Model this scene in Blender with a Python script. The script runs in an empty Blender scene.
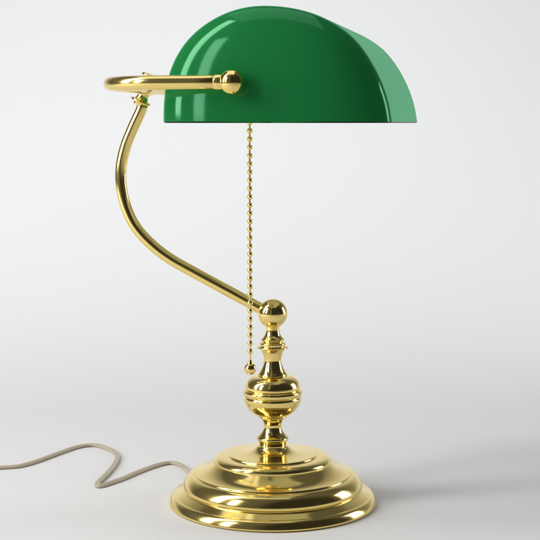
import bpy, bmesh, math, random
from mathutils import Vector, Matrix

random.seed(4)
sc = bpy.context.scene
COL = sc.collection
R = math.radians
PHI = R(11.7)                       # the lamp is turned a little so its long shade points away from the viewer

# ------------------------------------------------------------------ materials
def nodes(name):
    m = bpy.data.materials.new(name)
    m.use_nodes = True
    nt = m.node_tree
    return m, nt, nt.nodes['Principled BSDF']

def brass(name, col, rough, bump=0.0):
    m, nt, b = nodes(name)
    b.inputs['Metallic'].default_value = 1.0
    b.inputs['Base Color'].default_value = (*col, 1)
    tc = nt.nodes.new('ShaderNodeTexCoord')
    n1 = nt.nodes.new('ShaderNodeTexNoise'); n1.inputs['Scale'].default_value = 55; n1.inputs['Detail'].default_value = 5
    mr = nt.nodes.new('ShaderNodeMapRange')
    mr.inputs['From Min'].default_value = .3; mr.inputs['From Max'].default_value = .7
    mr.inputs['To Min'].default_value = rough * .82; mr.inputs['To Max'].default_value = rough * 1.2
    nt.links.new(tc.outputs['Object'], n1.inputs['Vector'])
    nt.links.new(n1.outputs['Fac'], mr.inputs['Value'])
    nt.links.new(mr.outputs['Result'], b.inputs['Roughness'])
    if bump:
        n2 = nt.nodes.new('ShaderNodeTexNoise'); n2.inputs['Scale'].default_value = 38; n2.inputs['Detail'].default_value = 2
        bp = nt.nodes.new('ShaderNodeBump'); bp.inputs['Strength'].default_value = bump; bp.inputs['Distance'].default_value = .001
        nt.links.new(tc.outputs['Object'], n2.inputs['Vector'])
        nt.links.new(n2.outputs['Fac'], bp.inputs['Height'])
        nt.links.new(bp.outputs['Normal'], b.inputs['Normal'])
    return m

BR = (.90, .695, .24)
M_base = brass('spun_brass', BR, .135)
M_col = brass('polished_brass', BR, .11)
M_tube = brass('brass_tube', BR, .13)
M_yoke = brass('brass_bracket', BR, .17)
M_chain = brass('brass_chain', BR, .16)

def glass(name, col, rough, spec=.5):
    m, nt, b = nodes(name)
    b.inputs['Base Color'].default_value = (*col, 1)
    b.inputs['Roughness'].default_value = rough
    b.inputs['IOR'].default_value = 1.5
    tc = nt.nodes.new('ShaderNodeTexCoord')
    n = nt.nodes.new('ShaderNodeTexNoise'); n.inputs['Scale'].default_value = 14; n.inputs['Detail'].default_value = 3
    nt.links.new(tc.outputs['Object'], n.inputs['Vector'])
    mx = nt.nodes.new('ShaderNodeMix'); mx.data_type = 'RGBA'
    mx.inputs[6].default_value = (*[c * .95 for c in col], 1)
    mx.inputs[7].default_value = (*[c * 1.05 for c in col], 1)
    nt.links.new(n.outputs['Fac'], mx.inputs[0])
    nt.links.new(mx.outputs[2], b.inputs['Base Color'])
    bp = nt.nodes.new('ShaderNodeBump'); bp.inputs['Strength'].default_value = .04; bp.inputs['Distance'].default_value = .002
    nt.links.new(n.outputs['Fac'], bp.inputs['Height'])
    nt.links.new(bp.outputs['Normal'], b.inputs['Normal'])
    return m, b

M_glass, gb = glass('green_cased_glass', (.013, .186, .045), .10)
gb.inputs['Specular IOR Level'].default_value = 0
nt = M_glass.node_tree
gl = nt.nodes.new('ShaderNodeBsdfGlossy'); gl.inputs['Color'].default_value = (.39, 1, .61, 1); gl.inputs['Roughness'].default_value = .09
fr = nt.nodes.new('ShaderNodeFresnel'); fr.inputs['IOR'].default_value = 1.43
mn = nt.nodes.new('ShaderNodeMath'); mn.operation = 'MINIMUM'; mn.inputs[1].default_value = .45
ms = nt.nodes.new('ShaderNodeMixShader')
nt.links.new(fr.outputs['Fac'], mn.inputs[0]); nt.links.new(mn.outputs[0], ms.inputs[0])
nt.links.new(gb.outputs[0], ms.inputs[1]); nt.links.new(gl.outputs[0], ms.inputs[2])
nt.links.new(ms.outputs[0], nt.nodes['Material Output'].inputs['Surface'])
M_edge, _ = glass('ground_glass_edge', (.004, .022, .010), .3)
_.inputs['Specular IOR Level'].default_value = .05
M_opal, _ = glass('white_glass_lining', (.75, .78, .74), .25)

M_cord, nt, b = nodes('beige_flex')
b.inputs['Base Color'].default_value = (.36, .31, .24, 1)
b.inputs['Roughness'].default_value = .38
b.inputs['Subsurface Weight'].default_value = .08
tc = nt.nodes.new('ShaderNodeTexCoord'); n = nt.nodes.new('ShaderNodeTexNoise'); n.inputs['Scale'].default_value = 60
mx = nt.nodes.new('ShaderNodeMix'); mx.data_type = 'RGBA'
mx.inputs[6].default_value = (.45, .385, .285, 1); mx.inputs[7].default_value = (.53, .455, .34, 1)
nt.links.new(tc.outputs['Object'], n.inputs['Vector']); nt.links.new(n.outputs['Fac'], mx.inputs[0])
nt.links.new(mx.outputs[2], b.inputs['Base Color'])

M_back, nt, b = nodes('matte_white_paper')
tc = nt.nodes.new('ShaderNodeTexCoord'); n = nt.nodes.new('ShaderNodeTexNoise'); n.inputs['Scale'].default_value = 3; n.inputs['Detail'].default_value = 6
mx = nt.nodes.new('ShaderNodeMix'); mx.data_type = 'RGBA'
mx.inputs[6].default_value = (.795, .797, .80, 1); mx.inputs[7].default_value = (.805, .806, .81, 1)
nt.links.new(tc.outputs['Object'], n.inputs['Vector']); nt.links.new(n.outputs['Fac'], mx.inputs[0])
nt.links.new(mx.outputs[2], b.inputs['Base Color'])
b.inputs['Roughness'].default_value = .75
b.inputs['Specular IOR Level'].default_value = .25

M_dark, nt, b = nodes('dark_bakelite')
b.inputs['Base Color'].default_value = (.02, .018, .016, 1); b.inputs['Roughness'].default_value = .4

# ------------------------------------------------------------------ mesh helpers
def link(name, bm, mat, parent=None, smooth=True, sharp=None):
    bmesh.ops.recalc_face_normals(bm, faces=bm.faces)
    me = bpy.data.meshes.new(name)
    bm.to_mesh(me); bm.free()
    for p in me.polygons: p.use_smooth = smooth
    if sharp: me.set_sharp_from_angle(angle=R(sharp))
    me.materials.append(mat)
    o = bpy.data.objects.new(name, me)
    COL.objects.link(o)
    o.parent = parent
    return o

def chaikin(P, n=3):
    P = [tuple(p) for p in P]
    for _ in range(n):
        Q = [P[0]]
        for a, b_ in zip(P, P[1:]):
            Q.append(tuple(x * .75 + y * .25 for x, y in zip(a, b_)))
            Q.append(tuple(x * .25 + y * .75 for x, y in zip(a, b_)))
        Q.append(P[-1]); P = Q
    return P

def lathe(bm, prof, segs=128, mat=Matrix.Identity(4), n=3):
    prof = chaikin(prof, n) if n else prof
    rings = []
    for r, z in prof:
        if r < 1e-6:
            rings.append([bm.verts.new(mat @ Vector((0, 0, z)))])
        else:
            rings.append([bm.verts.new(mat @ Vector((r * math.cos(2 * math.pi * k / segs), r * math.sin(2 * math.pi * k / segs), z))) for k in range(segs)])
    for A, B in zip(rings, rings[1:]):
        for k in range(segs):
            k2 = (k + 1) % segs
            if len(A) == 1 and len(B) == 1: continue
            if len(A) == 1: bm.faces.new((A[0], B[k], B[k2]))
            elif len(B) == 1: bm.faces.new((A[k], A[k2], B[0]))
            else: bm.faces.new((A[k], A[k2], B[k2], B[k]))

def axis_mat(origin, direction):
    return Matrix.Translation(Vector(origin)) @ Vector(direction).to_track_quat('Z', 'Y').to_matrix().to_4x4()

def spline(P, per=14):
    """centripetal-free Catmull-Rom through the points"""
    P = [Vector(p) for p in P]
    Q = [P[0] * 2 - P[1]] + P + [P[-1] * 2 - P[-2]]
    out = []
    for i in range(1, len(Q) - 2):
        p0, p1, p2, p3 = Q[i - 1:i + 3]
        for k in range(per):
            t = k / per
            out.append(.5 * ((2 * p1) + (p2 - p0) * t + (2 * p0 - 5 * p1 + 4 * p2 - p3) * t * t + (3 * p1 - p0 - 3 * p2 + p3) * t ** 3))
    out.append(P[-1])
    return out

def sweep(bm, path, section, up=Vector((0, 0, 1)), caps=True):
    """section: closed list of (side, up) offsets"""
    rings = []
    n = len(path)
    for i, p in enumerate(path):
        t = (path[min(i + 1, n - 1)] - path[max(i - 1, 0)]).normalized()
        s = t.cross(up)
        if s.length < 1e-5: s = Vector((1, 0, 0))
        s.normalize()
        w = s.cross(t).normalized()
        rings.append([bm.verts.new(p + s * a + w * c) for a, c in section])
    m = len(section)
    for A, B in zip(rings, rings[1:]):
        for k in range(m):
            bm.faces.new((A[k], A[(k + 1) % m], B[(k + 1) % m], B[k]))
    if caps:
        bm.faces.new(rings[0]); bm.faces.new(rings[-1])

def circle(r, n=32):
    return [(r * math.cos(2 * math.pi * k / n), r * math.sin(2 * math.pi * k / n)) for k in range(n)]

def sphere(bm, c, r, seg=24, rings=16, squash=1):
    mt = Matrix.Translation(Vector(c)) @ Matrix.Diagonal((r, r, r * squash, 1))
    bmesh.ops.create_uvsphere(bm, u_segments=seg, v_segments=rings, radius=1, matrix=mt)

# ------------------------------------------------------------------ setting: one seamless paper sweep
bm = bmesh.new()
prof = [(-3.0, 0), (-1.0, 0), (0.0, 0), (.4, 0)]
RC = 2.1
for k in range(0, 25):
    a = R(90) * k / 24
    prof.append((.6 + RC * math.sin(a), RC - RC * math.cos(a)))
prof.append((.6 + RC, 3.2))
W = 4.0
cols = []
for x in (-W, -W / 2, 0, W / 2, W):
    cols.append([bm.verts.new((x, y, z)) for y, z in prof])
for A, B in zip(cols, cols[1:]):
    for k in range(len(prof) - 1):
        bm.faces.new((A[k], B[k], B[k + 1], A[k + 1]))
bd = link('backdrop', bm, M_back)
bd['kind'] = 'structure'

# ------------------------------------------------------------------ the lamp
lamp = bpy.data.objects.new('desk_lamp', None)
COL.objects.link(lamp)
lamp.empty_display_size = .05
lamp.rotation_euler = (0, 0, -PHI)
lamp['label'] = 'polished brass desk lamp with a green glass shade, bead pull chain and stepped round base'
lamp['category'] = 'lamp'

# base: stepped, spun discs
bm = bmesh.new()
lathe(bm, [
    (0, .0006), (.0820, .0006), (.0852, .0007), (.0861, .0010), (.0863, .0018), (.0859, .0035), (.0850, .0057), (.0836, .0076), (.0822, .0084), (.0814, .0086), (.0812, .0086),
    (.0785, .0101), (.0765, .0112), (.0750, .0120), (.0742, .0125), (.0741, .0129),
    (.0746, .0139), (.0747, .0154), (.0742, .0176), (.0726, .0207), (.0702, .0234), (.0680, .0248), (.0664, .0252), (.0659, .0252),
    (.0656, .0254), (.0655, .0260), (.0652, .0265), (.0646, .0267), (.0622, .0271), (.0585, .0284), (.0545, .0305), (.0512, .0329), (.0496, .0343), (.0489, .0348), (.0487, .0350),
    (.0488, .0356), (.0487, .0368), (.0479, .0383), (.0462, .0396), (.0437, .0404), (.0404, .0406), (.0379, .0406), (.0375, .0407),
    (.03725, .0410), (.0371, .0415), (.0367, .0419), (.0360, .0420), (.0300, .0423), (.0245, .0428), (.0206, .0434), (.0178, .0443), (.0155, .0456), (.0139, .0470), (.0130, .0483), (.0120, .0486), (.0, .0486)], segs=192)
base = link('base', bm, M_base, lamp)
base['label'] = 'stepped round brass foot'

# column (turned necks above and below the knob)
bm = bmesh.new()
lathe(bm, [   # lower neck
    (.0124, .0420), (.0127, .0432), (.0126, .0452), (.0120, .0470), (.0113, .0482), (.0113, .0500), (.0116, .0516), (.0121, .0528), (.0127, .0534),
    (.0133, .0539), (.0134, .0546), (.0133, .0554), (.0129, .0560), (.0122, .0565), (.0106, .0582), (.0088, .0605), (.0077, .0628), (.0073, .0648), (.0075, .0668),
    (.0084, .0690), (.0098, .0710), (.0110, .0721), (.0119, .0725), (.0121, .0731), (.0119, .0739), (.0110, .0744)], segs=96)
column = link('column', bm, M_col, lamp)
column['label'] = 'turned brass neck standing on the foot'
bm = bmesh.new()
lathe(bm, [   # upper neck
    (.0118, .1070), (.0122, .1078), (.0121, .1088), (.0108, .1106), (.0094, .1130), (.0082, .1158), (.0074, .1185), (.0071, .1205), (.0074, .1228), (.0082, .1255), (.0092, .1278), (.0099, .1290), (.0102, .1296),
    (.0118, .1300), (.0129, .1303), (.0132, .1309), (.0129, .1315), (.0116, .1319), (.0106, .1322), (.0107, .1330), (.0109, .1338), (.0107, .1346), (.0098, .1351), (.0087, .1354),
    (.0084, .1359), (.0086, .1364), (.0093, .1367), (.0098, .1371), (.0098, .1378), (.0092, .1384), (.0080, .1394), (.0067, .1412), (.0060, .1430), (.0056, .1448), (.0056, .1480), (.0055, .1510)], segs=96)
link('upper_neck', bm, M_col, column)

bm = bmesh.new()
lathe(bm, [
    (.0, .1076), (.0100, .1076), (.0125, .1076), (.0160, .1070), (.0194, .1053), (.0216, .1028), (.0227, .0997), (.0229, .0975), (.0228, .0966), (.0224, .0962), (.0224, .0959),
    (.0232, .0957), (.0241, .0954), (.0247, .0945), (.0248, .0931), (.0246, .0917), (.0240, .0909), (.0234, .0906), (.0231, .0903), (.0232, .0899),
    (.0238, .0892), (.0239, .0876), (.0234, .0852), (.0222, .0824), (.0202, .0793), (.0172, .0763), (.0138, .0746), (.0118, .0740), (.0, .0740)], segs=128)
knob = link('knob', bm, M_col, column)
knob['label'] = 'bulbous ringed brass knob'

bm = bmesh.new()
sphere(bm, (0, 0, .1590), .0122, 64, 40)
link('ball_joint', bm, M_col, column)

# arm
arm_pts = [(-.1060, 0, .3375), (-.1103, 0, .3271), (-.1180, 0, .3110), (-.1245, 0, .2960), (-.1285, 0, .2800), (-.1290, 0, .2640), (-.1252, 0, .2460), (-.1175, 0, .2298),
           (-.1052, 0, .2160), (-.0880, 0, .2030), (-.0620, 0, .1891), (-.0318, 0, .1738), (-.0123, 0, .1638), (-.0030, 0, .1592)]
ad = (Vector(arm_pts[0]) - Vector(arm_pts[2])).normalized()
A0 = Vector((-.1060, 0, .3437)) - ad * .0112          # top of the tube, below the bracket
arm_pts[0] = tuple(A0 - ad * .001)
bm = bmesh.new()
sweep(bm, spline(arm_pts, 12), circle(.0047, 40), up=Vector((0, 1, 0)))
arm = link('arm', bm, M_tube, lamp)
arm['label'] = 'curved brass tube'
bm = bmesh.new()
lathe(bm, [(.0, -.0048), (.0048, -.0048), (.0053, -.0042), (.0054, -.0030), (.0058, -.0024), (.0080, -.0021), (.0085, -.0014), (.0085, -.0006), (.0079, .0000), (.0060, .0003), (.0052, .0010), (.0048, .0025), (.0047, .0045), (.0047, .0075), (0, .0075)],
      segs=64, mat=axis_mat(A0, ad), n=2)
lathe(bm, [(.0, -.0078), (.0060, -.0078), (.0067, -.0074), (.0069, -.0066), (.0069, .0066), (.0067, .0074), (.0060, .0078), (.0, .0078)], segs=48, mat=axis_mat((-.1060, 0, .3437), (0, 1, 0)), n=2)
link('collar', bm, M_col, arm)
# thumb nut on top of the bracket
bm = bmesh.new()
T0 = Vector((-.1060, 0, .3437)) + ad * .0040
lathe(bm, [(0, -.001), (.0034, -.001), (.0036, .0), (.0034, .0030), (.0038, .0040), (.0074, .0046), (.0083, .0053), (.0083, .0063), (.0074, .0071), (.0040, .0076), (0, .0078)], segs=48, mat=axis_mat(T0, ad), n=2)
link('thumb_nut', bm, M_col, arm)

# yoke: U shaped bracket, horizontal, reaching round both ends of the shade
YZ, YB, YV, YR = .3437, -.1060, .1310, .044
path = [Vector((-.004, -YV, YZ)), Vector((-.03, -YV, YZ)), Vector((YB + YR + .004, -YV, YZ))]
for k in range(17):
    a = R(90) * k / 16
    path.append(Vector((YB + YR - YR * math.sin(a), -YV + YR - YR * math.cos(a), YZ)))
path += [Vector((YB, -.04, YZ)), Vector((YB, 0, YZ)), Vector((YB, .04, YZ))]
path += [Vector((p.x, -p.y, p.z)) for p in reversed(path[:20])]
bm = bmesh.new()
sweep(bm, path, circle(.0052, 40))
yoke = link('bracket', bm, M_yoke, lamp)
yoke['label'] = 'horizontal U shaped brass bracket holding the shade'
for s in (-1, 1):
    bm = bmesh.new()
    lathe(bm, [(.0050, -.0128), (.0056, -.0126), (.0057, -.0118), (.0059, -.0104), (.0059, -.0088), (.0057, -.0060), (.005, -.005)], segs=48, mat=axis_mat((-.003, s * YV, YZ), (1, 0, 0)), n=2)
    sphere(bm, (-.003, s * YV, YZ), .0092, 48, 32)
    lathe(bm, [(.0042, 0), (.0042, .0085), (.0062, .0090), (.0066, .0100), (.0066, .0125), (0, .0125)], segs=32, mat=axis_mat((-.003, s * YV, YZ), (0, -s, 0)), n=1)
    link('pivot_ball', bm, M_col, yoke)

# shade
ZR = .31475
half = [(-.0640, .3150), (-.0639, .3310), (-.0607, .3490), (-.0527, .3673), (-.0393, .3829), (-.0200, .3945), (-.0035, .3992), (.0100, .4006), (.0248, .3998), (.0368, .3979), (.0482, .3947),
        (.0590, .3904), (.0731, .3822), (.0834, .3725), (.0922, .3601), (.0997, .3460), (.1056, .3300), (.1078, .3150)]
pr = [Vector((p[0], 0, p[1])) for p in half]
curve = spline(pr, 8)
for _ in range(40):                                                # even out the traced outline
    curve = [curve[0]] + [curve[k] * .5 + (curve[k - 1] + curve[k + 1]) * .25 for k in range(1, len(curve) - 1)] + [curve[-1]]
UC = .0218
VR, DOME, PW = .0935, .0300, 2.2

def shade_shell(scale_off, v_off, nk=26):
    """list of rings from one end apex to the other; each ring is a half outline"""
    rings = []
    stations = []
    for k in range(1, nk + 1):
        s = math.sin(R(90) * k / nk)
        stations.append((s, VR + DOME * (1 - s ** PW) ** (1 / PW)))
    left = [(s, -v) for s, v in stations]
    mid = [(1, -VR + 2 * VR * j / 12) for j in range(1, 12)]
    right = [(s, v) for s, v in reversed(stations)]
    for s, v in left + mid + right:
        ring = []
        for q in curve:
            d = Vector((q.x - UC, 0, q.z - ZR))
            L = max(d.length, 1e-6)
            d = d * ((L * s - scale_off * min(1, s * 1.5)) / L)
            vv = v - math.copysign(v_off, v) if abs(v) > VR - 1e-6 else v
            ring.append(Vector((UC + d.x, vv, ZR + max(d.z, 0))))
        ring[0].z = ring[-1].z = ZR + (.0010 if scale_off == 0 else 0)
        rings.append(ring)
    return rings

bm = bmesh.new()
TH = .0038
def add_shell(rings, v_apex):
    G = [[bm.verts.new(p) for p in r] for r in rings]
    fs = []
    for A, B in zip(G, G[1:]):
        for k in range(len(A) - 1):
            fs.append(bm.faces.new((A[k], A[k + 1], B[k + 1], B[k])))
    ap = []
    for r, sgn in ((G[0], -1), (G[-1], 1)):
        c = bm.verts.new((UC, sgn * v_apex, r[0].co.z)); ap.append(c)
        for k in range(len(r) - 1): fs.append(bm.faces.new((c, r[k], r[k + 1])))
    border = [ap[0]] + [r[0] for r in G] + [ap[1]] + [r[-1] for r in reversed(G)]
    return fs, border
fo, bo = add_shell(shade_shell(0, 0), VR + DOME)
fi, bi = add_shell(shade_shell(TH, TH), VR + DOME - TH)
be = [bm.verts.new(o_.co.lerp(i_.co, .22) * 1) for o_, i_ in zip(bo, bi)]       # ground lower edge of the glass
for v_ in be: v_.co.z = ZR
for P_, Q_ in ((bo, be), (be, bi)):
    for k in range(len(bo)):
        k2 = (k + 1) % len(bo)
        bm.faces.new((P_[k], P_[k2], Q_[k2], Q_[k])).material_index = 2
for f in fi: f.material_index = 1
shade = link('shade', bm, M_glass, lamp, sharp=50)
shade.data.materials.append(M_opal)
shade.data.materials.append(M_edge)
shade['label'] = 'half round green glass shade'

# socket hidden in the shade, carried between the two pivots: the chain hangs from it
bm = bmesh.new()
lathe(bm, [(0, -.112), (.0025, -.112), (.0025, -.090), (.010, -.089), (.0125, -.087), (.0130, -.080), (.0130, -.050), (.0120, -.046), (.0, -.046)], segs=40, mat=axis_mat((-.001, 0, .352), (0, 1, 0)), n=1)
link('socket', bm, M_dark, lamp)

# pull chain
bm = bmesh.new()
CX, CY = -.0012, -.0800
z = .3400
pitch = .00622
while z > .1352:
    sphere(bm, (CX, CY, z), .00225, 16, 12)
    z -= pitch
lathe(bm, [(.0008, .1325), (.0008, .3420)], segs=8, mat=Matrix.Translation((CX, CY, 0)), n=0)
chain = link('pull_chain', bm, M_chain, lamp)
chain['label'] = 'brass bead chain'
bm = bmesh.new()
sphere(bm, (CX, CY, .1272), .0047, 32, 24)
lathe(bm, [(.0012, .1340), (.0018, .1332), (.0019, .1322), (.0024, .1312)], segs=16, mat=Matrix.Translation((CX, CY, 0)), n=1)
link('pull_ball', bm, M_col, chain)

# flat twin cord on the floor
cord_pts = [(-.62, -.03), (-.46, .03), (-0.309, 0.0216), (-0.2878, 0.0386), (-0.2656, 0.0545), (-0.2559, 0.0594), (-0.2489, 0.0661), (-0.2413, 0.0839), (-0.2338, 0.1124), (-0.2254, 0.1401), (-0.2182, 0.1516), (-0.208, 0.1546), (-0.1965, 0.1478), (-0.1843, 0.1355), (-0.1745, 0.1187), (-0.1691, 0.1003), (-0.1654, 0.0785), (-0.1629, 0.0554), (-0.1616, 0.0347), (-0.1606, 0.0213), (-0.1588, 0.0149), (-0.1556, 0.013), (-0.1524, 0.0196), (-0.1443, 0.0397), (-0.1388, 0.0604), (-0.1325, 0.0798), (-0.127, 0.0935), (-0.1209, 0.1023), (-0.1146, 0.1036), (-0.1077, 0.0983), (-0.1012, 0.09), (-0.0939, 0.0769), (-0.0824, 0.0546)]
HW, HH = .0013, .0014
full = []
for k in range(14):
    a = R(-140) + R(280) * k / 13
    full.append((HW * .95 + HH * math.cos(a), HH * math.sin(a)))
for k in range(14):
    a = R(40) + R(280) * k / 13
    full.append((-HW * .95 + HH * math.cos(a), HH * math.sin(a)))
bm = bmesh.new()
sweep(bm, spline([(x, y, .0016 + (.0025 if i == len(cord_pts) - 1 else 0)) for i, (x, y) in enumerate(cord_pts)], 8), full)
cord = link('power_cord', bm, M_cord, lamp)
cord['label'] = 'thin beige power cord trailing across the floor'

# ------------------------------------------------------------------ lights
def area(name, loc, target, sx, sy, power, col=(1, 1, 1)):
    l = bpy.data.lights.new(name, 'AREA')
    l.shape = 'RECTANGLE'; l.size = sx; l.size_y = sy; l.energy = power; l.color = col
    o = bpy.data.objects.new(name, l); COL.objects.link(o)
    o.location = loc
    o.rotation_euler = (Vector(target) - Vector(loc)).to_track_quat('-Z', 'Y').to_euler()
    return o
area('key_softbox', (-1.69, -.40, 1.32), (0, 0, .25), .39, 2.25, 37, (1, .985, .965))
area('fill_softbox', (-1.38, -1.06, .92), (0, 0, .2), .27, 1.3, 9, (1, .985, .965))
area('side_softbox', (1.62, .42, .56), (0, 0, .36), .52, .95, 9)
area('back_softbox', (-.22, .62, 1.5), (-.22, 2.7, 1.12), 3.2, .9, 24, (.98, .99, 1))
area('top_softbox', (-.25, .3, 2.6), (-.25, .45, 0), 1.8, 2.2, 12.5, (.98, .99, 1))

w = bpy.data.worlds.new('World'); sc.world = w; w.use_nodes = True
nt = w.node_tree
bg = nt.nodes['Background']
tc = nt.nodes.new('ShaderNodeTexCoord')
dt = nt.nodes.new('ShaderNodeVectorMath'); dt.operation = 'DOT_PRODUCT'
v = Vector((.62, -.76, .18)).normalized()
dt.inputs[1].default_value = v
nt.links.new(tc.outputs['Generated'], dt.inputs[0])
mr = nt.nodes.new('ShaderNodeMapRange'); mr.interpolation_type = 'SMOOTHSTEP'
mr.inputs['From Min'].default_value = .45; mr.inputs['From Max'].default_value = .75
mr.inputs['To Min'].default_value = .11; mr.inputs['To Max'].default_value = .03
nt.links.new(dt.outputs['Value'], mr.inputs['Value'])
nt.links.new(mr.outputs['Result'], bg.inputs['Strength'])
bg.inputs['Color'].default_value = (.97, .985, 1, 1)

# ------------------------------------------------------------------ camera
cam = bpy.data.cameras.new('camera')
co = bpy.data.objects.new('camera', cam); COL.objects.link(co)
co.location = (-.0022, -1.10, .31475)
co.rotation_euler = (R(90) - math.atan(147 / 1350), 0, 0)
cam.sensor_width = 36; cam.lens = 36 * 1350 / 540
cam.clip_start = .05; cam.clip_end = 50
sc.camera = co

sc.view_settings.view_transform = 'Standard'
sc.view_settings.look = 'None'
sc.view_settings.exposure = 0
sc.view_settings.gamma = 1
sc.render.engine = 'CYCLES'
sc.cycles.max_bounces = 12
sc.cycles.use_denoising = True
